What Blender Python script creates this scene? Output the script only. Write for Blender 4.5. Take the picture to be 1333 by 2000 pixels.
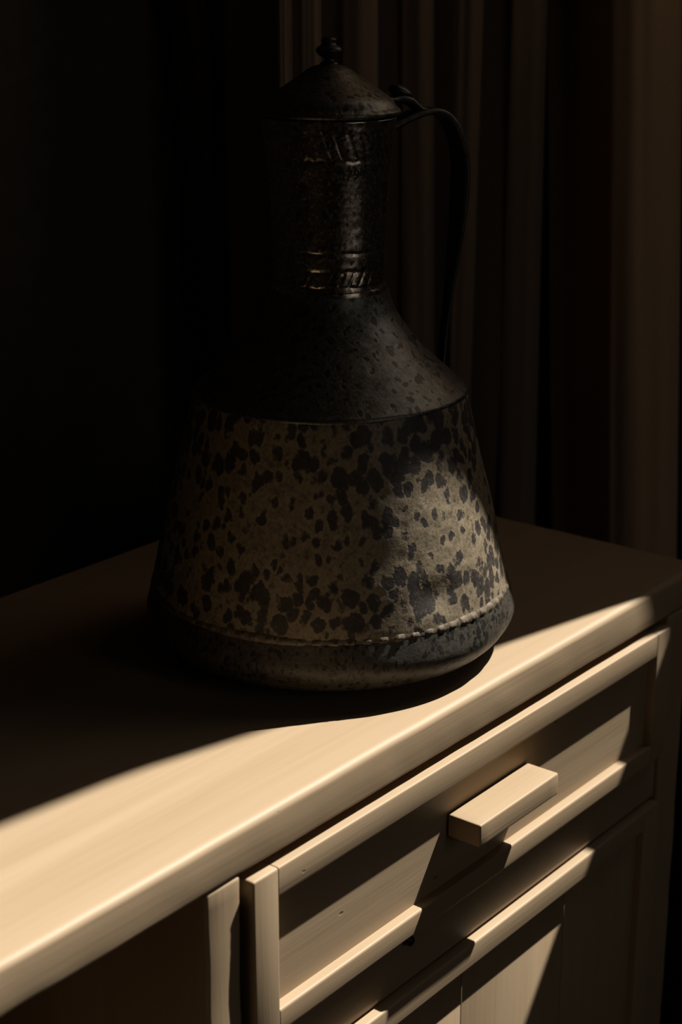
import bpy, bmesh, math, random
from mathutils import Vector, Matrix, noise

for o in list(bpy.data.objects):
    bpy.data.objects.remove(o, do_unlink=True)
S = bpy.context.scene
COL = S.collection
random.seed(7)

Z0 = 0.80                       # height of the sideboard's top above the floor
# ------------------------------------------------------------------ camera
F_PX, HORIZON, VPX = 3300.0, -80.0, 3434.0          # focal length, horizon row and vanishing point, 1333x2000 frame
PITCH = math.atan((1000 - HORIZON) / F_PX)
YAW = math.atan2(VPX - 666.5, math.hypot(F_PX, 1000 - HORIZON))
CAM = Vector((0.0, -0.60614, Z0 + 0.487))
FW = Vector((math.cos(YAW) * math.cos(PITCH), math.sin(YAW) * math.cos(PITCH), -math.sin(PITCH)))
RT = Vector((math.sin(YAW), -math.cos(YAW), 0))
UP = RT.cross(FW)
cd = bpy.data.cameras.new('camera')
cd.sensor_fit = 'VERTICAL'; cd.sensor_height = 36.0; cd.sensor_width = 24.0
cd.lens = F_PX / 2000 * 36.0
cd.clip_start = 0.02
cd.dof.use_dof = True; cd.dof.focus_distance = 1.17; cd.dof.aperture_fstop = 7.0
cam = bpy.data.objects.new('camera', cd); COL.objects.link(cam)
cam.matrix_world = Matrix((RT, UP, -FW)).transposed().to_4x4()
cam.location = CAM
S.camera = cam

# ------------------------------------------------------------------ light
SUN_DIR = Vector((-3.43, 1.0, -4.9)).normalized()     # direction the sunlight travels
sd = bpy.data.lights.new('sun', 'SUN'); sd.energy = 10.7; sd.angle = math.radians(0.53); sd.color = (1.0, 0.955, 0.87)
sun = bpy.data.objects.new('sun', sd); COL.objects.link(sun)
sun.rotation_euler = SUN_DIR.to_track_quat('-Z', 'Y').to_euler(); sun.location = (4, -2, 5)
W = bpy.data.worlds.new('World'); S.world = W; W.use_nodes = True
bg = W.node_tree.nodes['Background']
bg.inputs[0].default_value = (1.0, 0.95, 0.88, 1); bg.inputs[1].default_value = 0.9
# daylight portals in the window openings and the added fill opening (they guide the sky light, and give off none themselves)
def portal(loc, rot, sx, sy):
    l = bpy.data.lights.new('window_portal', 'AREA'); l.shape = 'RECTANGLE'; l.size = sx; l.size_y = sy
    l.cycles.is_portal = True
    o = bpy.data.objects.new('window_portal', l); COL.objects.link(o); o.location = loc; o.rotation_euler = rot
WIN1 = (-0.64, 0.06, 0.636, 2.30)       # right wall opening: y0, y1, z0, z1 (z above the sideboard top)
WIN2 = (0.17, 0.38, -0.10, 1.35)         # front wall openings: x0, x1, z0, z1
FILL_OPENING = (0.62, 1.10, 0.00, 1.35)  # added opening behind the camera, sky fill for the right-hand curtains
XR, YB, YF, XL, ZC = 1.66, 0.60, -2.30, -1.9, 2.45
portal((XR + 0.06, (WIN1[0] + WIN1[1]) / 2, Z0 + (WIN1[2] + WIN1[3]) / 2), (0, math.radians(90), 0), WIN1[3] - WIN1[2], WIN1[1] - WIN1[0])
for w in (WIN2, FILL_OPENING):
    portal(((w[0] + w[1]) / 2, YF - 0.06, Z0 + (w[2] + w[3]) / 2), (math.radians(90), 0, 0), w[1] - w[0], w[3] - w[2])
S.view_settings.view_transform = 'Standard'; S.view_settings.look = 'None'
S.view_settings.exposure = 0.0; S.view_settings.gamma = 1.0; S.view_settings.use_curve_mapping = False
S.cycles.max_bounces = 8; S.cycles.diffuse_bounces = 5; S.cycles.glossy_bounces = 3
S.cycles.caustics_reflective = False; S.cycles.caustics_refractive = False

# ------------------------------------------------------------------ materials
def new_mat(name):
    m = bpy.data.materials.new(name); m.use_nodes = True
    nt = m.node_tree; b = nt.nodes['Principled BSDF']
    return m, nt, b
def N(nt, t, **kw):
    n = nt.nodes.new(t)
    for k, v in kw.items():
        if k == 'inp':
            for i, val in v.items(): n.inputs[i].default_value = val
        else: setattr(n, k, v)
    return n
def ramp(nt, stops):
    r = nt.nodes.new('ShaderNodeValToRGB'); e = r.color_ramp.elements
    while len(e) < len(stops): e.new(0.5)
    for el, (p, c) in zip(e, stops):
        el.position = p; el.color = (*c, 1) if len(c) == 3 else c
    return r
def wood(name, axis, light=(0.335, 0.246, 0.157), dark=(0.287, 0.206, 0.125), rough=0.50):
    m, nt, b = new_mat(name); L = nt.links.new
    tc = N(nt, 'ShaderNodeTexCoord'); oi = N(nt, 'ShaderNodeObjectInfo')
    add = N(nt, 'ShaderNodeVectorMath', operation='MULTIPLY_ADD')
    cmb = N(nt, 'ShaderNodeCombineXYZ')
    for i in range(3): L(oi.outputs['Random'], cmb.inputs[i])
    L(cmb.outputs[0], add.inputs[0]); add.inputs[1].default_value = (7.3, 3.1, 5.7); L(tc.outputs['Object'], add.inputs[2])
    sc = {'x': (1.6, 34, 34), 'z': (34, 34, 1.6), 'y': (34, 1.6, 34)}[axis]
    mp = N(nt, 'ShaderNodeMapping'); mp.inputs['Scale'].default_value = sc
    L(add.outputs[0], mp.inputs[0])
    n1 = N(nt, 'ShaderNodeTexNoise', inp={'Scale': 1.0, 'Detail': 4.0, 'Roughness': 0.6, 'Distortion': 0.6}); L(mp.outputs[0], n1.inputs['Vector'])
    mp2 = N(nt, 'ShaderNodeMapping'); mp2.inputs['Scale'].default_value = tuple(s * (7 if s > 10 else 3) for s in sc)
    L(add.outputs[0], mp2.inputs[0])
    n2 = N(nt, 'ShaderNodeTexNoise', inp={'Scale': 1.0, 'Detail': 3.0, 'Roughness': 0.7}); L(mp2.outputs[0], n2.inputs['Vector'])
    mix = N(nt, 'ShaderNodeMath', operation='MULTIPLY_ADD'); mix.inputs[1].default_value = 0.35
    L(n2.outputs[0], mix.inputs[0]); L(n1.outputs[0], mix.inputs[2])
    r = ramp(nt, [(0.42, dark), (0.82, light)]); L(mix.outputs[0], r.inputs[0])
    # small scattered nicks and pin knots
    mp3 = N(nt, 'ShaderNodeMapping'); mp3.inputs['Scale'].default_value = {'x': (14, 30, 30), 'z': (30, 30, 14), 'y': (30, 14, 30)}[axis]
    L(add.outputs[0], mp3.inputs[0])
    vo = N(nt, 'ShaderNodeTexVoronoi', feature='F1'); vo.inputs['Scale'].default_value = 1.0; L(mp3.outputs[0], vo.inputs['Vector'])
    kr = ramp(nt, [(0.022, (1, 1, 1)), (0.04, (0, 0, 0))]); L(vo.outputs['Distance'], kr.inputs[0])
    mc = N(nt, 'ShaderNodeMix', data_type='RGBA'); mc.inputs['B'].default_value = (0.16, 0.10, 0.05, 1)
    L(kr.outputs[0], mc.inputs['Factor']); L(r.outputs[0], mc.inputs['A'])
    L(mc.outputs['Result'], b.inputs['Base Color'])
    b.inputs['Roughness'].default_value = rough; b.inputs['Specular IOR Level'].default_value = 0.22
    bp = N(nt, 'ShaderNodeBump'); bp.inputs['Strength'].default_value = 0.25; bp.inputs['Distance'].default_value = 0.0012
    sb = N(nt, 'ShaderNodeMath', operation='MULTIPLY_ADD'); sb.inputs[1].default_value = -1.5
    L(kr.outputs[0], sb.inputs[0]); L(mix.outputs[0], sb.inputs[2])
    L(sb.outputs[0], bp.inputs['Height']); L(bp.outputs[0], b.inputs['Normal'])
    return m
WX = wood('pine_grain_along', 'x'); WZ = wood('pine_grain_upright', 'z'); WY = wood('pine_grain_across', 'y')
def plain(name, col, rough=0.8, bump=0.0, scale=40, metal=0.0):
    m, nt, b = new_mat(name); L = nt.links.new
    tc = N(nt, 'ShaderNodeTexCoord')
    n = N(nt, 'ShaderNodeTexNoise', inp={'Scale': scale, 'Detail': 5.0, 'Roughness': 0.6}); L(tc.outputs['Object'], n.inputs['Vector'])
    r = ramp(nt, [(0.3, tuple(c * 0.8 for c in col)), (0.7, tuple(min(1, c * 1.15) for c in col))]); L(n.outputs[0], r.inputs[0])
    L(r.outputs[0], b.inputs['Base Color']); b.inputs['Roughness'].default_value = rough; b.inputs['Metallic'].default_value = metal
    if bump:
        bp = N(nt, 'ShaderNodeBump'); bp.inputs['Strength'].default_value = bump; bp.inputs['Distance'].default_value = 0.002
        L(n.outputs[0], bp.inputs['Height']); L(bp.outputs[0], b.inputs['Normal'])
    return m
M_WALL = plain('dark_plaster', (0.055, 0.042, 0.032), 0.9, 0.2)
M_CEIL = plain('ceiling_plaster', (0.12, 0.10, 0.08), 0.9, 0.1)
M_FLOOR = wood('dark_floorboards', 'y', (0.105, 0.066, 0.040), (0.065, 0.040, 0.024), 0.6)
M_FRAME = plain('window_paint', (0.25, 0.2, 0.15), 0.6)
def cloth(name, col):
    m, nt, b = new_mat(name); L = nt.links.new
    tc = N(nt, 'ShaderNodeTexCoord')
    mp = N(nt, 'ShaderNodeMapping'); mp.inputs['Scale'].default_value = (900, 900, 700); L(tc.outputs['Object'], mp.inputs[0])
    n = N(nt, 'ShaderNodeTexNoise', inp={'Scale': 1.0, 'Detail': 2.0}); L(mp.outputs[0], n.inputs['Vector'])
    r = ramp(nt, [(0.3, tuple(c * 0.85 for c in col)), (0.7, tuple(c * 1.1 for c in col))]); L(n.outputs[0], r.inputs[0])
    L(r.outputs[0], b.inputs['Base Color']); b.inputs['Roughness'].default_value = 0.95; b.inputs['Specular IOR Level'].default_value = 0.15
    b.inputs['Sheen Weight'].default_value = 0.2; b.inputs['Sheen Roughness'].default_value = 0.5
    return m
M_CURTAIN = cloth('brown_curtain_cloth', (0.20, 0.145, 0.10))
M_SIDECLOTH = cloth('lit_warm_brown_cloth', (0.52, 0.35, 0.21))  # paler than the folded curtain, in place of light on the corner panel
M_SHADECLOTH = cloth('shaded_curtain_cloth', (0.055, 0.040, 0.027))  # shade over the left panel put into a darker cloth colour
M_SUNTRIM = cloth('translucent_sun_trim_cloth', (0.22, 0.16, 0.11))
def translucent(m, col, fac):
    nt = m.node_tree; b = nt.nodes['Principled BSDF']; out = nt.nodes['Material Output']
    t = nt.nodes.new('ShaderNodeBsdfTranslucent'); t.inputs[0].default_value = (*col, 1)
    mx = nt.nodes.new('ShaderNodeMixShader'); mx.inputs[0].default_value = fac
    nt.links.new(b.outputs[0], mx.inputs[1]); nt.links.new(t.outputs[0], mx.inputs[2]); nt.links.new(mx.outputs[0], out.inputs[0])
translucent(M_SUNTRIM, (0.58, 0.38, 0.23), 0.62)  # unseen added curtain passes sun through, to brighten the right-hand folds

def ewer_metal(name, pale, dark, spot_scale, spot_size, dark_amount=0.0, metal=0.45, rough=0.42, relief=0.3, zones=None, spots=1.0):
    """old tinned copper: pale oxidised skin, dark hammer marks, speckled soot"""
    m, nt, b = new_mat(name); L = nt.links.new
    tc = N(nt, 'ShaderNodeTexCoord')
    def math_(op, a, c=None, clamp=False):
        n = N(nt, 'ShaderNodeMath', operation=op, use_clamp=clamp)
        for k, v in enumerate((a, c)):
            if v is None: continue
            if isinstance(v, (int, float)): n.inputs[k].default_value = v
            else: L(v, n.inputs[k])
        return n.outputs[0]
    def noise_(scale, detail=3.0, rgh=0.6, vec=None):
        n = N(nt, 'ShaderNodeTexNoise', inp={'Scale': scale, 'Detail': detail, 'Roughness': rgh}); L(vec or tc.outputs['Object'], n.inputs['Vector']); return n
    mp = N(nt, 'ShaderNodeMapping'); mp.inputs['Scale'].default_value = (1, 1, 0.72); L(tc.outputs['Object'], mp.inputs[0])
    wn = noise_(70.0, 3.0, 0.6, mp.outputs[0])
    wm = N(nt, 'ShaderNodeVectorMath', operation='MULTIPLY_ADD'); wm.inputs[1].default_value = (0.012, 0.012, 0.012)
    L(wn.outputs['Color'], wm.inputs[0]); L(mp.outputs[0], wm.inputs[2])
    vo = N(nt, 'ShaderNodeTexVoronoi', feature='SMOOTH_F1'); vo.inputs['Scale'].default_value = spot_scale
    vo.inputs['Smoothness'].default_value = 0.1; vo.inputs['Randomness'].default_value = 0.8; L(wm.outputs[0], vo.inputs['Vector'])
    big = noise_(24.0, 3.0, 0.55)
    bm_ = N(nt, 'ShaderNodeMapRange', inp={'From Min': 0.35, 'From Max': 0.68, 'To Min': -0.13, 'To Max': 0.13}); L(big.outputs[0], bm_.inputs[0])
    fine = noise_(430.0, 4.0, 0.75)
    mid = noise_(190.0, 4.0, 0.7)
    grain = math_('MULTIPLY', math_('SUBTRACT', mid.outputs[0], 0.5), 0.45)
    d = math_('ADD', math_('SUBTRACT', vo.outputs['Distance'], bm_.outputs[0]), grain)
    if zones:
        sx = N(nt, 'ShaderNodeSeparateXYZ'); L(tc.outputs['Object'], sx.inputs[0])
        zr = ramp(nt, [(p, (v, v, v)) for p, v in zones]); zs = math_('MULTIPLY', sx.outputs[2], 5.0); L(zs, zr.inputs[0])
        d = math_('SUBTRACT', d, math_('SUBTRACT', zr.outputs[0], 0.5))
    sp = ramp(nt, [(max(0, spot_size - 0.06), (1, 1, 1)), (spot_size + 0.06, (0, 0, 0))]); L(d, sp.inputs[0])
    # thin pale rim round each hammer mark
    rim = ramp(nt, [(spot_size + 0.02, (0, 0, 0)), (spot_size + 0.10, (1, 1, 1)), (spot_size + 0.22, (0, 0, 0))]); L(d, rim.inputs[0])
    pr = ramp(nt, [(0.36, tuple(c * 0.22 for c in pale)), (0.46, tuple(c * 0.78 for c in pale)), (0.56, tuple(c * 1.12 for c in pale)), (0.68, tuple(min(1, c * 1.6) for c in pale))])
    mixf = math_('ADD', math_('MULTIPLY', fine.outputs[0], 0.55), math_('MULTIPLY', mid.outputs[0], 0.45)); L(mixf, pr.inputs[0])
    dr = ramp(nt, [(0.35, tuple(c * 0.5 for c in dark)), (0.58, dark), (0.70, tuple(min(1, c * 2.4) for c in dark))]); L(fine.outputs[0], dr.inputs[0])
    fac = math_('ADD', math_('MULTIPLY', sp.outputs[0], spots), dark_amount, True)
    br = N(nt, 'ShaderNodeMix', data_type='RGBA'); br.inputs['B'].default_value = (*[min(1, c * 1.3) for c in pale], 1)
    L(math_('MULTIPLY', rim.outputs[0], 0.55 * spots), br.inputs['Factor']); L(pr.outputs[0], br.inputs['A'])
    mx = N(nt, 'ShaderNodeMix', data_type='RGBA'); L(fac, mx.inputs['Factor']); L(br.outputs['Result'], mx.inputs['A']); L(dr.outputs[0], mx.inputs['B'])
    cb = noise_(75.0, 4.0, 0.65)
    cr = ramp(nt, [(0.62, (0, 0, 0)), (0.76, (0.45, 0.45, 0.45))]); L(cb.outputs[0], cr.inputs[0])
    mx2 = N(nt, 'ShaderNodeMix', data_type='RGBA'); mx2.inputs['B'].default_value = (0.085, 0.050, 0.032, 1)
    L(cr.outputs[0], mx2.inputs['Factor']); L(mx.outputs['Result'], mx2.inputs['A'])
    L(mx2.outputs['Result'], b.inputs['Base Color'])
    b.inputs['Metallic'].default_value = metal
    rr = N(nt, 'ShaderNodeMapRange', inp={'From Min': 0.3, 'From Max': 0.7, 'To Min': max(0.05, rough - 0.07), 'To Max': rough + 0.13}); L(fine.outputs[0], rr.inputs[0]); L(rr.outputs[0], b.inputs['Roughness'])
    hh = math_('ADD', math_('MULTIPLY', fine.outputs[0], 0.35), math_('ADD', math_('MULTIPLY', mid.outputs[0], 0.5), math_('MULTIPLY', sp.outputs[0], -0.35 * spots)))
    bp = N(nt, 'ShaderNodeBump'); bp.inputs['Strength'].default_value = relief; bp.inputs['Distance'].default_value = 0.0008
    L(hh, bp.inputs['Height']); L(bp.outputs[0], b.inputs['Normal'])
    return m
# zones: (height x 5, bias) - denser hammer marks just above the seam and towards the shoulder
M_BODY = ewer_metal('hammered_tinned_copper', (0.200, 0.156, 0.099), (0.040, 0.031, 0.026), 104.0, 0.30, 0.04, 0.08, 0.55, 0.55, [(0.26, 0.50), (0.31, 0.74), (0.40, 0.75), (0.50, 0.62), (0.66, 0.58), (0.80, 0.70), (0.97, 0.76)])
M_SHOULDER = ewer_metal('sooty_grey_shoulder_metal', (0.145, 0.138, 0.118), (0.05, 0.047, 0.040), 130.0, 0.30, 0.12, 0.85, 0.40, 0.5, None, 0.75)
M_NECK = ewer_metal('worn_copper_neck_metal', (0.42, 0.345, 0.27), (0.20, 0.155, 0.12), 170.0, 0.24, 0.1, 0.95, 0.20, 0.14, None, 0.8)
M_BASE = ewer_metal('blackened_base_metal', (0.12, 0.101, 0.075), (0.010, 0.009, 0.0075), 210.0, 0.40, 0.62, 0.25, 0.46, 0.6, None, 0.35)
M_HANDLE = ewer_metal('blackened_handle_metal', (0.07, 0.065, 0.055), (0.03, 0.028, 0.025), 130.0, 0.30, 0.3, 0.7, 0.4, 0.25, None, 0.4)
M_SEAM = ewer_metal('pale_crimped_seam_metal', (0.14, 0.107, 0.07), (0.026, 0.019, 0.014), 240.0, 0.28, 0.15, 0.15, 0.5, 0.35, None, 0.8)
M_INK = plain('stamped_mark_black', (0.012, 0.011, 0.010), 0.7)
M_BLACK = plain('dark_iron', (0.03, 0.025, 0.022), 0.5, 0, 40, 0.6)

# ------------------------------------------------------------------ helpers
def link(name, mesh, mat, parent=None, loc=(0, 0, 0)):
    o = bpy.data.objects.new(name, mesh); COL.objects.link(o)
    if mat: mesh.materials.append(mat)
    o.location = loc
    if parent: o.parent = parent
    return o
def from_bm(name, bm, mat, parent=None, loc=(0, 0, 0), smooth=True):
    bmesh.ops.recalc_face_normals(bm, faces=bm.faces[:])
    me = bpy.data.meshes.new(name); bm.to_mesh(me); bm.free()
    if smooth: me.polygons.foreach_set('use_smooth', [True] * len(me.polygons))
    return link(name, me, mat, parent, loc)
def sharp(o, deg=35):
    o.data.set_sharp_from_angle(angle=math.radians(deg)); return o
def tag(o, label=None, cat=None, group=None, kind=None):
    if label: o['label'] = label
    if cat: o['category'] = cat
    if group: o['group'] = group
    if kind: o['kind'] = kind
    return o
def board(name, x0, x1, y0, y1, z0, z1, mat, parent, bev=0.002, seg=3, wob=0.0, long_only=False):
    """a rounded-edge board; coordinates are relative to the sideboard (z from its top)"""
    cx, cy, cz = (x0 + x1) / 2, (y0 + y1) / 2, (z0 + z1) / 2
    bm = bmesh.new(); bmesh.ops.create_cube(bm, size=1)
    for v in bm.verts: v.co = Vector((v.co.x * (x1 - x0), v.co.y * (y1 - y0), v.co.z * (z1 - z0)))
    if wob:
        ln = max(x1 - x0, y1 - y0, z1 - z0)
        ax = [x1 - x0, y1 - y0, z1 - z0].index(ln)
        es = [e for e in bm.edges if abs(abs(e.verts[0].co[ax] - e.verts[1].co[ax]) - ln) < 1e-6]
        bmesh.ops.subdivide_edges(bm, edges=es, cuts=int(ln / 0.012), use_grid_fill=True)
        if bev:
            ee = [e for e in bm.edges if len(e.link_faces) == 2 and e.link_faces[0].normal.dot(e.link_faces[1].normal) < 0.5]
            bmesh.ops.bevel(bm, geom=ee, offset=bev, segments=seg, affect='EDGES', profile=0.5)
        for v in bm.verts:
            p = v.co + Vector((cx, cy, cz))
            v.co += wob * (Vector((noise.noise(p * 22), noise.noise(p * 22 + Vector((9, 0, 0))), noise.noise(p * 22 + Vector((0, 9, 0))))))
    elif bev:
        es = bm.edges[:]
        if long_only:
            ln = max(x1 - x0, z1 - z0); ax = 0 if ln == x1 - x0 else 2
            es = [e for e in es if abs(e.verts[0].co[ax] - e.verts[1].co[ax]) > ln * .5]
        bmesh.ops.bevel(bm, geom=es, offset=bev, segments=seg, affect='EDGES', profile=0.5)
    p0 = parent.matrix_world.translation if parent else Vector((0, 0, 0))
    o = from_bm(name, bm, mat, parent, (0, 0, 0)); sharp(o, 40)
    off = Vector((cx, cy, cz + Z0))
    q = parent
    while q: off -= q.location; q = q.parent
    o.location = off
    return o
def empty(name, loc):
    o = bpy.data.objects.new(name, None); COL.objects.link(o); o.location = loc; o.empty_display_size = 0.05; return o

# ------------------------------------------------------------------ the room
def boxes(name, bl, mat):
    bm = bmesh.new()
    for x0, x1, y0, y1, z0, z1 in bl:
        r = bmesh.ops.create_cube(bm, size=1)
        for v in r['verts']:
            v.co = Vector(((v.co.x + .5) * (x1 - x0) + x0, (v.co.y + .5) * (y1 - y0) + y0, (v.co.z + .5) * (z1 - z0) + z0 + Z0))
    o = from_bm(name, bm, mat, None, (0, 0, 0), False)
    return tag(o, kind='structure')
ZF = -Z0; T = 0.12
boxes('floor', [(XL - T, XR + T, YF - T, YB + T, ZF - 0.1, ZF)], M_FLOOR)
boxes('ceiling', [(XL - T, XR + T, YF - T, YB + T, ZC, ZC + 0.1)], M_CEIL)
boxes('wall_back', [(XL - T, XR + T, YB, YB + T, ZF, ZC)], M_WALL)
boxes('wall_left', [(XL - T, XL, YF, YB, ZF, ZC)], M_WALL)
a, b_, c, d_ = WIN1
boxes('wall_right', [(XR, XR + T, YF, a, ZF, ZC), (XR, XR + T, b_, YB, ZF, ZC), (XR, XR + T, a, b_, ZF, c), (XR, XR + T, a, b_, d_, ZC)], M_WALL)
a2, b2, c2, d2 = WIN2; a3, b3, c3, d3 = FILL_OPENING
boxes('wall_front', [(XL, a2, YF - T, YF, ZF, ZC), (b2, a3, YF - T, YF, ZF, ZC), (b3, XR + T, YF - T, YF, ZF, ZC), (a2, b2, YF - T, YF, ZF, c2), (a2, b2, YF - T, YF, d2, ZC), (a3, b3, YF - T, YF, ZF, c3), (a3, b3, YF - T, YF, d3, ZC)], M_WALL)
fw_ = 0.035
boxes('window_1', [(XR + 0.07, XR + 0.11, a, a + fw_, c, d_), (XR + 0.07, XR + 0.11, b_ - fw_, b_, c, d_), (XR + 0.07, XR + 0.11, a, b_, d_ - fw_, d_), (XR + 0.07, XR + 0.11, a, b_, c, c + fw_)], M_FRAME)
for nm_, (u0, u1, v0, v1) in (('window_2', WIN2), ('fill_opening', FILL_OPENING)):
    boxes(nm_, [(u0, u0 + fw_, YF - 0.11, YF - 0.07, v0, v1), (u1 - fw_, u1, YF - 0.11, YF - 0.07, v0, v1), (u0, u1, YF - 0.11, YF - 0.07, v1 - fw_, v1), (u0, u1, YF - 0.11, YF - 0.07, v0, v0 + fw_)], M_FRAME)

# ------------------------------------------------------------------ sideboard
sb = empty('sideboard', (0.80, 0.20, 0.0))
tag(sb, 'pale pine sideboard with one drawer over a panelled door and an open niche', 'sideboard')
PX0, PX1 = 0.6275, 0.6565            # middle post
RX0, RX1 = 1.189, 1.227             # right post
LX0, LX1 = 0.372, 0.400             # left post
SX0, SX1 = 0.360, 1.242               # top board
DEPTH = 0.40
FR = -0.0025                         # front plane of the frame
def make_top():
    prof = []
    yf, zb = -0.006, -0.031
    for k in range(9):                                # rounded upper edge
        t = math.radians(90 * k / 8); prof.append((yf + 0.0060 * (1 - math.sin(t)), -0.0050 * (1 - math.cos(t))))
    prof += [(yf - 0.0004, -0.012), (yf - 0.0006, -0.018), (yf - 0.0003, -0.024)]
    for k in range(6):
        t = math.radians(90 * k / 5); prof.append((yf + 0.003 * (1 - math.cos(t)), zb + 0.003 * (1 - math.sin(t))))
    prof += [(0.06, zb), (DEPTH - .003, zb), (DEPTH, zb + .003), (DEPTH, -0.003), (DEPTH - .003, 0), (0.20, 0), (0.05, 0)]
    bm = bmesh.new(); rings = []; n = 120
    for i in range(n + 1):
        x = SX0 + (SX1 - SX0) * i / n; r = []
        e = 0.0
        for (y, z) in prof:
            w = 0
            if y < 0.02:
                w = 0.0006 * noise.noise(Vector((x * 9, z * 30, 1.7))) + 0.0003 * noise.noise(Vector((x * 40, z * 60, 4.1)))
            zz = z
            if z < -0.02 and y < 0.02:
                amp = 0.0012 if x < 0.62 else 0.0003
                zz += amp * noise.noise(Vector((x * 25, 0, 3.3)))
            r.append(bm.verts.new((x, y + w, zz)))
        rings.append(r)
    m_ = len(prof)
    for i in range(n):
        for j in range(m_):
            bm.faces.new((rings[i][j], rings[i + 1][j], rings[i + 1][(j + 1) % m_], rings[i][(j + 1) % m_]))
    bm.faces.new(rings[0]); bm.faces.new(rings[-1][::-1])
    for v in bm.verts: v.co -= Vector((0.80, 0.2, 0))
    o = from_bm('top', bm, WX, sb, (0, 0, Z0)); sharp(o, 50)
make_top()
ZT = -0.0312                         # underside of the top
for x0, x1 in ((PX0, PX1), (RX0, RX1), (LX0, LX1)):
    board('post', x0, x1, FR - 0.003, FR + 0.034, ZF, ZT, WZ, sb, 0.0024, 3, 0.0009)
board('rail', PX1, RX0, FR, FR + 0.022, -0.197, -0.1565, WX, sb, 0.0015)
board('rail', PX1, RX0, FR, FR + 0.022, -0.735, -0.690, WX, sb, 0.0015)
board('rail', LX1, PX0, FR + 0.004, FR + 0.026, -0.735, -0.690, WX, sb, 0.0015)
board('side_panel', 1.204, 1.224, FR + 0.034, DEPTH - 0.02, -0.78, ZT, WZ, sb, 0.001)
board('side_panel', 0.374, 0.392, FR + 0.034, DEPTH - 0.02, -0.78, ZT, WZ, sb, 0.001)
board('partition', 0.632, 0.6525, FR + 0.034, DEPTH - 0.02, -0.69, ZT, WZ, sb, 0.001)
board('back_panel', 0.374, 1.224, DEPTH - 0.02, DEPTH - 0.008, -0.78, ZT, WX, sb, 0.001)
board('bottom_panel', 0.392, 1.204, FR + 0.034, DEPTH - 0.02, -0.705, -0.690, WX, sb, 0.001)
board('shelf', 0.392, 0.632, FR + 0.04, DEPTH - 0.02, -0.37, -0.352, WX, sb, 0.001)
for x0, x1 in ((RX0, RX1), (LX0, LX1)):
    board('leg', x0, x1, DEPTH - 0.05, DEPTH - 0.021, ZF, -0.781, WZ, sb, 0.001)

# drawer: box with a framed front; the frame pieces, panel and pull are its sub-parts
DX0, DX1, DZ0, DZ1, DYF = 0.6628, 1.1862, -0.1545, -0.0372, -0.0110
RW = 0.0202; SW = 0.0235; PY = -0.0030           # rail height, stile width, panel plane
bm = bmesh.new()
def bbox(bm, x0, x1, y0, y1, z0, z1):
    r = bmesh.ops.create_cube(bm, size=1)
    for v in r['verts']: v.co = Vector(((v.co.x + .5) * (x1 - x0) + x0, (v.co.y + .5) * (y1 - y0) + y0, (v.co.z + .5) * (z1 - z0) + z0))
cx, cy, cz = 0.92, 0.17, -0.10
for q in ((0.668, 0.680, 0.012, 0.34, -0.150, -0.05), (1.163, 1.175, 0.012, 0.34, -0.150, -0.05), (0.680, 1.163, 0.328, 0.34, -0.150, -0.05), (0.680, 1.163, 0.012, 0.328, -0.150, -0.143)):
    bbox(bm, q[0] - cx, q[1] - cx, q[2] - cy, q[3] - cy, q[4] - cz, q[5] - cz)
drawer = from_bm('drawer', bm, WX, sb, Vector((cx, cy, cz + Z0)) - sb.location, False)
board('stile', DX0, DX0 + SW, DYF, DYF + 0.022, DZ0, DZ1, WZ, drawer, 0.0016, 3)
board('stile', DX1 - SW, DX1, DYF, DYF + 0.022, DZ0, DZ1, WZ, drawer, 0.0016, 3)
board('rail', DX0 + SW, DX1 - SW, DYF + 0.0001, DYF + 0.022, DZ1 - RW, DZ1 - .0001, WX, drawer, 0.0012, 3, 0, True)
board('rail', DX0 + SW, DX1 - SW, DYF + 0.0001, DYF + 0.022, DZ0 + .0001, DZ0 + 0.0168, WX, drawer, 0.0018, 4, 0, True)
board('panel', DX0 + SW - .002, DX1 - SW + .002, PY, PY + 0.010, DZ0 + 0.014, DZ1 - RW + .002, WX, drawer, 0)
hd = board('handle', 0.8755, 0.978, -0.0320, -0.0045, -0.1000, -0.0826, WX, drawer, 0.0014, 3, 0.0003)
for hx in (0.905, 0.952):
    board('handle_peg', hx - .004, hx + .004, -0.006, PY + 0.002, -0.0955, -0.0875, WX, drawer, 0.0005)

# door below the drawer
OYF = -0.0095; OZ1, OZ0 = -0.1992, -0.687; OPY = -0.0022
door = board('door', DX0 + SW - .002, DX1 - SW + .002, OPY + 0.0081, OPY + 0.014, OZ0 + 0.02, OZ1 - 0.016, WX, sb, 0)
board('stile', DX0, DX0 + SW, OYF, OYF + 0.022, OZ0, OZ1, WZ, door, 0.0016, 3)
board('stile', DX1 - SW, DX1, OYF, OYF + 0.022, OZ0, OZ1, WZ, door, 0.0016, 3)
board('rail', DX0 + SW, DX1 - SW, OYF + .0001, OYF + 0.022, OZ1 - 0.0195, OZ1 - .0001, WX, door, 0.0018, 4, 0, True)
board('rail', DX0 + SW, DX1 - SW, OYF + .0001, OYF + 0.022, OZ0 + .0001, OZ0 + 0.0245, WX, door, 0.0016, 3, 0, True)
js = [DX0 + SW - .001, 0.755, 0.901, 1.046, DX1 - SW + .001]
for i in range(4):
    board('plank', js[i] + .0003, js[i + 1] - .0003, OPY, OPY + 0.008, OZ0 + 0.022, OZ1 - 0.017, WZ, door, 0.0006, 2)
board('handle', 0.690 - .018, 0.690 - .004, OYF - 0.020, OYF - .0002, -0.44, -0.34, WZ, door, 0.0014, 3)
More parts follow.
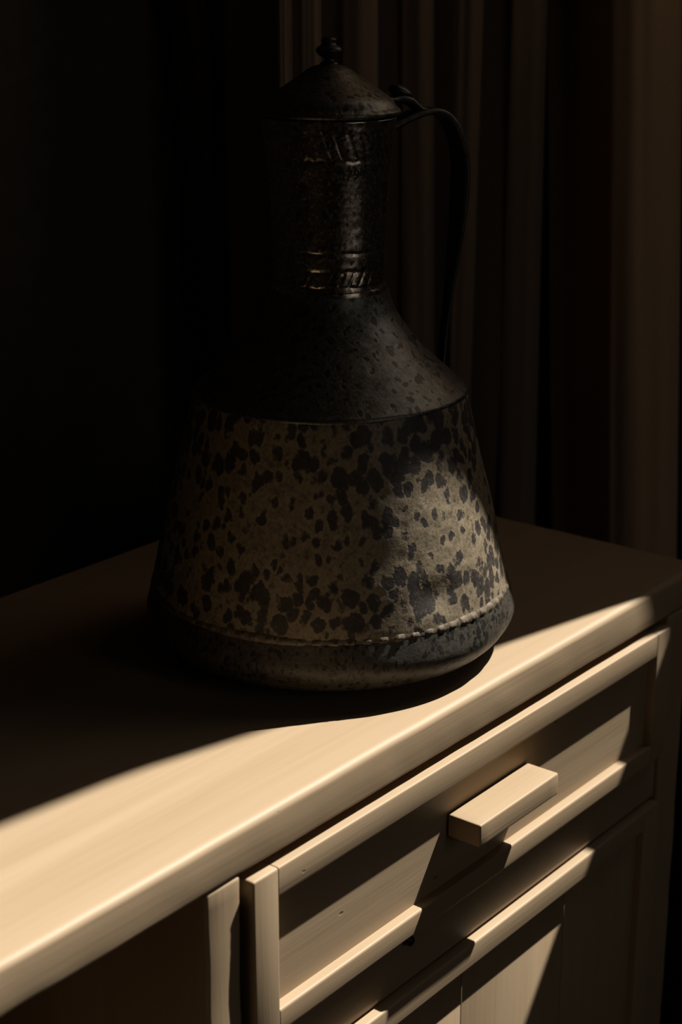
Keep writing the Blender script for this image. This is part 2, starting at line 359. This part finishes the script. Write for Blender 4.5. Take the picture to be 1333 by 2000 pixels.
# small dark catch tucked under the drawer front
bm = bmesh.new(); bmesh.ops.create_cone(bm, cap_ends=True, segments=20, radius1=0.0042, radius2=0.0036, depth=0.006, matrix=Matrix.Rotation(math.radians(90), 4, 'X'))
bmesh.ops.bevel(bm, geom=bm.edges[:], offset=0.0005, segments=2, affect='EDGES')
ct = from_bm('door_catch', bm, M_BLACK, sb, Vector((0.829, FR - 0.003, -0.1605 + Z0)) - sb.location)

# ------------------------------------------------------------------ the ewer
EW = Vector((0.9218, 0.1391, Z0))
ew = empty('ewer', EW)
tag(ew, 'old hammered copper ewer with tall neck, domed lid and strap handle, on the sideboard', 'ewer')
NS = 288
CAMDIR = (CAM - EW); AZ0 = math.atan2(CAMDIR.y, CAMDIR.x)         # azimuth that faces the viewer
def spline(pts, step):
    """Catmull-Rom through (z, r) points, resampled"""
    out = []
    for i in range(len(pts) - 1):
        p0 = Vector(pts[max(i - 1, 0)]); p1 = Vector(pts[i]); p2 = Vector(pts[i + 1]); p3 = Vector(pts[min(i + 2, len(pts) - 1)])
        k = max(1, int((p2 - p1).length / step))
        for j in range(k):
            t = j / k
            out.append(0.5 * ((2 * p1) + (p2 - p0) * t + (2 * p0 - 5 * p1 + 4 * p2 - p3) * t * t + (3 * p1 - p0 - 3 * p2 + p3) * t ** 3))
    out.append(Vector(pts[-1])); return out
def lathe(name, pts, mat, parent, disp=None, step=0.0022, closed_bottom=False, closed_top=False, ns=NS, smooth_path=True):
    path = spline(pts, step) if smooth_path else [Vector(p) for p in pts]
    bm = bmesh.new(); rings = []
    for p in path:
        r = []
        for k in range(ns):
            a = 2 * math.pi * k / ns
            rr = p[1] + (disp(a, p[0], p[1]) if disp else 0)
            r.append(bm.verts.new((rr * math.cos(a), rr * math.sin(a), p[0])))
        rings.append(r)
    for i in range(len(rings) - 1):
        for k in range(ns):
            bm.faces.new((rings[i][k], rings[i][(k + 1) % ns], rings[i + 1][(k + 1) % ns], rings[i + 1][k]))
    if closed_bottom: bm.faces.new(rings[0][::-1])
    if closed_top: bm.faces.new(rings[-1])
    me_o = from_bm(name, bm, mat, parent)
    return me_o
def ang(a):                       # signed angle from the viewer's side, positive to the viewer's right
    t = (a - AZ0 + math.pi) % (2 * math.pi) - math.pi
    return t
def vdist(p, s):
    d, _ = noise.voronoi(p * s); return d[0]
def dents(a, z, r):
    p = Vector((math.cos(a) * r, math.sin(a) * r, z))
    v = 0.0011 * noise.noise(p * 14) + 0.0006 * noise.noise(p * 38 + Vector((3, 1, 0)))
    dd = vdist(p, 78)
    v -= 0.0005 * max(0.0, 1 - dd / 0.5)
    return v
def body_disp(a, z, r):
    v = dents(a, z, r)
    v *= min(1, (z - 0.046) / 0.01 + 0.25) if z < 0.056 else 1
    # a knocked-in place low on the lit side
    t = ang(a); v -= 0.0026 * math.exp(-((t - 0.62) / 0.13) ** 2 - ((z - 0.072) / 0.010) ** 2)
    return v
def base_disp(a, z, r):
    p = Vector((math.cos(a) * r, math.sin(a) * r, z))
    return (0.0012 * noise.noise(p * 16) + 0.0006 * noise.noise(p * 60)) * (1 if r > 0.1 else 0.2)
def neck_disp(a, z, r):
    p = Vector((math.cos(a) * r, math.sin(a) * r, z))
    v = 0.0002 * noise.noise(p * 40) - 0.00018 * max(0, 1 - vdist(p, 120) / 0.5)
    for zl, wd in ((0.3585, .0009), (0.296, .0009), (0.2835, .0011), (0.2725, .0010)):       # chased lines
        wv = 0.0005 * math.sin(a * 31) if zl > 0.35 else 0.0003 * math.sin(a * 17)
        v -= 0.00045 * math.exp(-((z - zl - wv) / wd) ** 2)
    if 0.360 < z < 0.3775: v -= 0.00045 * max(0, math.sin(a * 30 + (z - .36) * 240)) ** 3          # slanted chisel cuts
    if 0.2735 < z < 0.2825: v -= 0.00045 * max(0, math.sin(a * 34 - (z - .27) * 420)) ** 3
    return v
def shoulder_disp(a, z, r):
    p = Vector((math.cos(a) * r, math.sin(a) * r, z))
    return 0.0010 * noise.noise(p * 18) + 0.00045 * noise.noise(p * 70) - 0.0003 * max(0, 1 - vdist(p, 95) / 0.5)
lathe('base', [(0.0, 0.001), (0.0, 0.05), (0.0, 0.088), (0.004, 0.108), (0.0115, 0.1255), (0.0165, 0.1312), (0.0225, 0.1350), (0.0295, 0.1368), (0.038, 0.1352), (0.0475, 0.1325)], M_BASE, ew, base_disp, closed_bottom=True)
lathe('body', [(0.0465, 0.1322), (0.055, 0.1307), (0.085, 0.1245), (0.118, 0.1166), (0.154, 0.1078), (0.180, 0.1015), (0.190, 0.0993), (0.1945, 0.0980)], M_BODY, ew, body_disp, 0.0016)
def seam_disp(a, z, r):
    s = math.sin(a * 74 + 1.3 * noise.noise(Vector((math.cos(a) * 4, math.sin(a) * 4, 0))))
    env = math.exp(-((z - 0.0495) / 0.0020) ** 2)
    return env * (0.0002 + 0.0009 * max(-0.5, min(0.5, 3 * s))) - 0.0004 + 0.0005 * noise.noise(Vector((math.cos(a) * 12, math.sin(a) * 12, z * 90)))
lathe('seam', [(0.0466, 0.1328), (0.0482, 0.1331), (0.0497, 0.1329), (0.0513, 0.1322), (0.0530, 0.1309)], M_SEAM, ew, seam_disp, 0.0006, ns=720)
lathe('shoulder', [(0.1915, 0.0987), (0.1935, 0.0996), (0.1955, 0.0984), (0.1985, 0.0945), (0.213, 0.0790), (0.232, 0.0608), (0.246, 0.0500), (0.256, 0.0448), (0.2635, 0.0424), (0.2675, 0.0412)], M_SHOULDER, ew, shoulder_disp, 0.0015)
lathe('neck', [(0.2660, 0.0414), (0.2685, 0.0412), (0.272, 0.0404), (0.290, 0.0403), (0.312, 0.0408), (0.335, 0.0418), (0.356, 0.0436), (0.372, 0.0454), (0.3815, 0.0464), (0.3845, 0.0467), (0.3855, 0.0450), (0.3800, 0.0440), (0.340, 0.0390)], M_NECK, ew, neck_disp, 0.0010)
lid = lathe('lid', [(0.3858, 0.030), (0.3858, 0.0465), (0.3866, 0.0490), (0.3882, 0.0497), (0.3896, 0.0488), (0.3912, 0.0466), (0.3940, 0.0450), (0.3975, 0.0418), (0.4035, 0.0330), (0.4095, 0.0240), (0.4145, 0.0168), (0.4168, 0.0132), (0.4182, 0.0098), (0.4192, 0.0050), (0.4195, 0.001)], M_SHOULDER, ew, lambda a, z, r: 0.0005 * noise.noise(Vector((math.cos(a) * r * 40, math.sin(a) * r * 40, z * 40))) * min(1, r / .02), 0.0011, ns=160)
fin = lathe('finial', [(0.4188, 0.0062), (0.4200, 0.0060), (0.4215, 0.0034), (0.4232, 0.0034), (0.4250, 0.0066), (0.4275, 0.0088), (0.4300, 0.0082), (0.4320, 0.0052), (0.4335, 0.0046), (0.4352, 0.0052), (0.4368, 0.0036), (0.4374, 0.0005)], M_HANDLE, lid, None, 0.0005, ns=48)
# ---- strap handle, turned a little away from the viewer
HA = math.atan2(RT.y, RT.x) + math.radians(30)
def hpt(r, z, t=0):              # radial distance, height, sideways offset
    return Vector((math.cos(HA) * r - math.sin(HA) * t, math.sin(HA) * r + math.cos(HA) * t, z))
def strap(name, path, widths, thick, mat, parent):
    pts = []
    n = len(path)
    sp = spline(path, 0.004)
    m_ = len(sp)
    bm = bmesh.new(); rings = []
    for i, p in enumerate(sp):
        d = (sp[min(i + 1, m_ - 1)] - sp[max(i - 1, 0)]).normalized()
        nr = Vector((-d[1], d[0]))
        f = i / (m_ - 1) * (len(widths) - 1); k = min(int(f), len(widths) - 2); f -= k
        w = widths[k] * (1 - f) + widths[k + 1] * f
        th = thick[k] * (1 - f) + thick[k + 1] * f
        ring = []
        for q in range(12):
            a = 2 * math.pi * q / 12
            u = math.copysign(abs(math.cos(a)) ** 0.6, math.cos(a)) * w / 2
            v = math.copysign(abs(math.sin(a)) ** 0.6, math.sin(a)) * th / 2
            ring.append(bm.verts.new(hpt(p[0] + nr[0] * v, p[1] + nr[1] * v, u)))
        rings.append(ring)
    for i in range(m_ - 1):
        for q in range(12): bm.faces.new((rings[i][q], rings[i][(q + 1) % 12], rings[i + 1][(q + 1) % 12], rings[i + 1][q]))
    bm.faces.new(rings[0][::-1]); bm.faces.new(rings[-1])
    return from_bm(name, bm, mat, parent)
hn = strap('handle', [(0.0445, 0.3745), (0.056, 0.3790), (0.074, 0.3842), (0.088, 0.3842), (0.0985, 0.3765), (0.1065, 0.3610), (0.1095, 0.3400), (0.1080, 0.3100), (0.1040, 0.2750), (0.0995, 0.2400), (0.0965, 0.2120), (0.0950, 0.1995), (0.0935, 0.1985)],
           [0.022, 0.021, 0.021, 0.022, 0.023, 0.023, 0.021, 0.018, 0.014, 0.011, 0.009, 0.009, 0.012], [0.006, 0.0055, 0.005, 0.005, 0.005, 0.005, 0.005, 0.0045, 0.004, 0.004, 0.0035, 0.0035, 0.003], M_HANDLE, ew)
tg = strap('hinge_tongue', [(0.040, 0.3962), (0.048, 0.3935), (0.057, 0.3945), (0.064, 0.3925), (0.072, 0.3868), (0.078, 0.3858)], [0.020, 0.018, 0.016, 0.015, 0.014, 0.013], [0.004, 0.004, 0.006, 0.006, 0.004, 0.003], M_HANDLE, lid)
# thumb piece: a curled scroll above the hinge
bm = bmesh.new()
bmesh.ops.create_uvsphere(bm, u_segments=24, v_segments=14, radius=1)
for v in bm.verts:
    c0 = v.co.copy(); v.co = hpt(0.0575 + c0.x * 0.0085 - c0.z * 0.0015, 0.3985 + c0.z * 0.0052 - c0.x * 0.0022, c0.y * 0.0075)
from_bm('thumb_piece', bm, M_HANDLE, lid)
def rivet(pos, nrm, parent):
    bm = bmesh.new(); bmesh.ops.create_uvsphere(bm, u_segments=14, v_segments=8, radius=0.0022)
    for v in bm.verts: v.co.z *= 0.6
    q = Vector((0, 0, 1)).rotation_difference(nrm)
    for v in bm.verts: v.co = q @ v.co + pos
    return from_bm('rivet', bm, M_HANDLE, parent)
rad = Vector((math.cos(HA), math.sin(HA), 0))
rivet(hpt(0.0475, 0.3795, 0.0055), (rad + Vector((0, 0, 1))).normalized(), hn); rivet(hpt(0.0475, 0.3795, -0.0055), (rad + Vector((0, 0, 1))).normalized(), hn)
rivet(hpt(0.0955, 0.2015, 0.0), (rad * .7 + Vector((0, 0, .7))).normalized(), hn)
# stamped number on the neck
tcu = bpy.data.curves.new('number', 'FONT'); tcu.body = '0799'; tcu.size = 0.0098; tcu.align_x = 'CENTER'; tcu.resolution_u = 3; tcu.space_character = 1.06; tcu.offset = 0.00012
to = bpy.data.objects.new('number_tmp', tcu); COL.objects.link(to)
dg = bpy.context.evaluated_depsgraph_get(); tm = bpy.data.meshes.new_from_object(to.evaluated_get(dg)); bpy.data.objects.remove(to)
bm = bmesh.new(); bm.from_mesh(tm); bpy.data.meshes.remove(tm)
bmesh.ops.triangulate(bm, faces=bm.faces[:])
ex = bmesh.ops.extrude_face_region(bm, geom=bm.faces[:])
for e in ex['geom']:
    if isinstance(e, bmesh.types.BMVert): e.co.z += 0.0004
for v in bm.verts:
    z = 0.3462 + v.co.y; r0 = 0.04275 + (z - 0.345) * 0.085
    a = AZ0 + 0.38 + v.co.x / 0.0418
    rr = r0 - 0.00035 + v.co.z
    v.co = Vector((rr * math.cos(a), rr * math.sin(a), z))
nm = from_bm('stamped_number', bm, M_INK, ew, (0, 0, 0), False); nm['label'] = 'dark stamped number 0799 on the neck'

# ------------------------------------------------------------------ curtains
def col(px, row): return 666.5 + (px - 666.5) * 11163.0 / (11083.0 - row)     # the column carried up to the horizon row
def heading(px): return YAW - math.atan((px - 666.5) / math.hypot(F_PX, 1000 - HORIZON))
def on_y(px, y):                 # where a picture column meets the plane y
    return Vector(((y - CAM.y) / math.tan(heading(px)), y))
def on_x(px, x):
    return Vector((x, x * math.tan(heading(px)) + CAM.y))
def curtain(name, top, bot, zt, zb, z_hi, z_lo, mat, sub=10, rows=46, hem=0.0):
    def dense(pts):
        out = []
        for i in range(len(pts) - 1):
            p0, p1, p2, p3 = pts[max(i - 1, 0)], pts[i], pts[i + 1], pts[min(i + 2, len(pts) - 1)]
            for j in range(sub):
                t = j / sub
                out.append(0.5 * ((2 * p1) + (p2 - p0) * t + (2 * p0 - 5 * p1 + 4 * p2 - p3) * t * t + (3 * p1 - p0 - 3 * p2 + p3) * t ** 3))
        out.append(pts[-1]); return out
    A, B = dense(top), dense(bot)
    bm = bmesh.new(); g = []
    for i in range(rows + 1):
        z = zb + (zt - zb) * i / rows
        f = max(-0.6, min(1.5, (z - z_lo) / (z_hi - z_lo)))
        r = []
        for k, (pa, pb) in enumerate(zip(A, B)):
            p = pb.lerp(pa, f)
            w = 0.0035 * noise.noise(Vector((k * 0.11, z * 2.2, 0.3)))
            r.append(bm.verts.new((p.x + w, p.y + w, z + Z0)))
        g.append(r)
    for i in range(rows):
        for k in range(len(A) - 1): bm.faces.new((g[i][k], g[i][k + 1], g[i + 1][k + 1], g[i + 1][k]))
    o = from_bm(name, bm, mat)
    md = o.modifiers.new('thickness', 'SOLIDIFY'); md.thickness = 0.003; md.offset = 0
    return o
VN = Vector((math.sin(YAW), -math.cos(YAW)))            # normal of a fold where the line of sight grazes it
def fold_round(c, r, y_v, last=False):
    out = [c + Vector((math.cos(math.radians(t)), math.sin(math.radians(t)))) * r for t in (165, 195, 225, 258, 290, 318, 350)]
    out.append(Vector((c.x + r * 0.92, min(c.y + r * 1.2, y_v))))
    return out
def folds(hem, sils, y_r=0.415, y_v=0.505, fwd=0.0):
    h0 = on_y(hem, (y_r + y_v) / 2); pts = [h0 + Vector((0.004, 0.02)), h0]
    prev = hem
    for i, px in enumerate(sils):
        r = min(0.030, (px - prev) * 0.00048 * 0.40)
        k = max(0, i - len(sils) + 3)                     # the last folds come forward, towards the corner window
        c = on_y(px, y_r - fwd * k) - VN * r
        if prev != hem: pts.append(Vector(((pts[-1].x + c.x - r) / 2, y_v - fwd * k)))
        pts += fold_round(c, r, y_v - fwd * k); prev = px
    pts.append(pts[-1] + Vector((0.015, 0.03)))
    return pts
def row_folds(row, hem, sils, **kw): return folds(col(hem, row), [col(p, row) for p in sils], **kw)
cb = curtain('curtain', row_folds(0, 538, [566, 623, 735, 846, 942, 1066], fwd=0.035), row_folds(800, 548, [572, 628, 735, 844, 916, 1046], fwd=0.035), ZC, ZF + 0.01, 0.45, 0.07, M_CURTAIN)
tag(cb, 'brown curtain hanging in round vertical folds behind the ewer neck and handle', 'curtain')
cl = curtain('curtain', row_folds(0, 350, [400, 470, 533], y_r=0.535, y_v=0.575), row_folds(800, 446, [478, 512, 545], y_r=0.535, y_v=0.575), ZC, ZF + 0.01, 0.45, 0.07, M_SHADECLOTH)
tag(cl, 'curtain panel with shade put into its colour and a slanting hem, between bare wall and folded curtain', 'curtain')
def side(pairs): return [on_x(px, x) for px, x in pairs]
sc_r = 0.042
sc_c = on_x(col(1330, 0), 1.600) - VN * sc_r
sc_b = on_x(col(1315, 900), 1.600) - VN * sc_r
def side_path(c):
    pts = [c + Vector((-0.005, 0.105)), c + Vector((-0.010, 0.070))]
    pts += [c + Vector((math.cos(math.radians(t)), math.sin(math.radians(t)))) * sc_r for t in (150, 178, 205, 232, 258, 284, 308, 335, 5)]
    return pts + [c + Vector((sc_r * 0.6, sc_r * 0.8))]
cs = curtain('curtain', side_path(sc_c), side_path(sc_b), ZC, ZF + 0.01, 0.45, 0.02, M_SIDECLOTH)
tag(cs, 'narrow warm brown curtain panel, its colour lightened in place of light, in the corner past the sideboard end', 'curtain')
# added curtain out of view: its slanting free edge is shaped to trim the sunlight
EDGE = [(-0.9, -0.085), (0.50, -0.133), (0.70, -0.141), (0.87, -0.151), (1.0, -0.162), (1.1, -0.169), (1.2, -0.173), (1.33, -0.177), (1.47, -0.194), (1.9, -0.245), (2.6, -0.32)]
def edge_y(z):
    for (z0, y0), (z1, y1) in zip(EDGE, EDGE[1:]):
        if z <= z1: return y0 + (y1 - y0) * (z - z0) / (z1 - z0)
    return EDGE[-1][1]
def trim_curtain():
    bm = bmesh.new(); g = []; rows = 80; n = 44
    for i in range(rows + 1):
        z = ZF + 0.01 + (ZC - ZF - 0.01) * i / rows
        wd = 0.24 + 0.08 * max(0, min(1, (z - 0.2) / 1.8)); r = []
        for k in range(n + 1):
            f = k / n
            xo = 0.020 * (1 - math.cos(k * math.pi / 4)) * (1 if k < 8 else 0.9)
            r.append(bm.verts.new((1.60 + xo, edge_y(z) + f * wd, z + Z0)))
        g.append(r)
    for i in range(rows):
        for k in range(n): bm.faces.new((g[i][k], g[i][k + 1], g[i + 1][k + 1], g[i + 1][k]))
    return from_bm('sun_trim_curtain', bm, M_SUNTRIM)
wc = trim_curtain()
tag(wc, 'added translucent curtain out of view, its edge shaped to trim the sunlight', 'curtain')
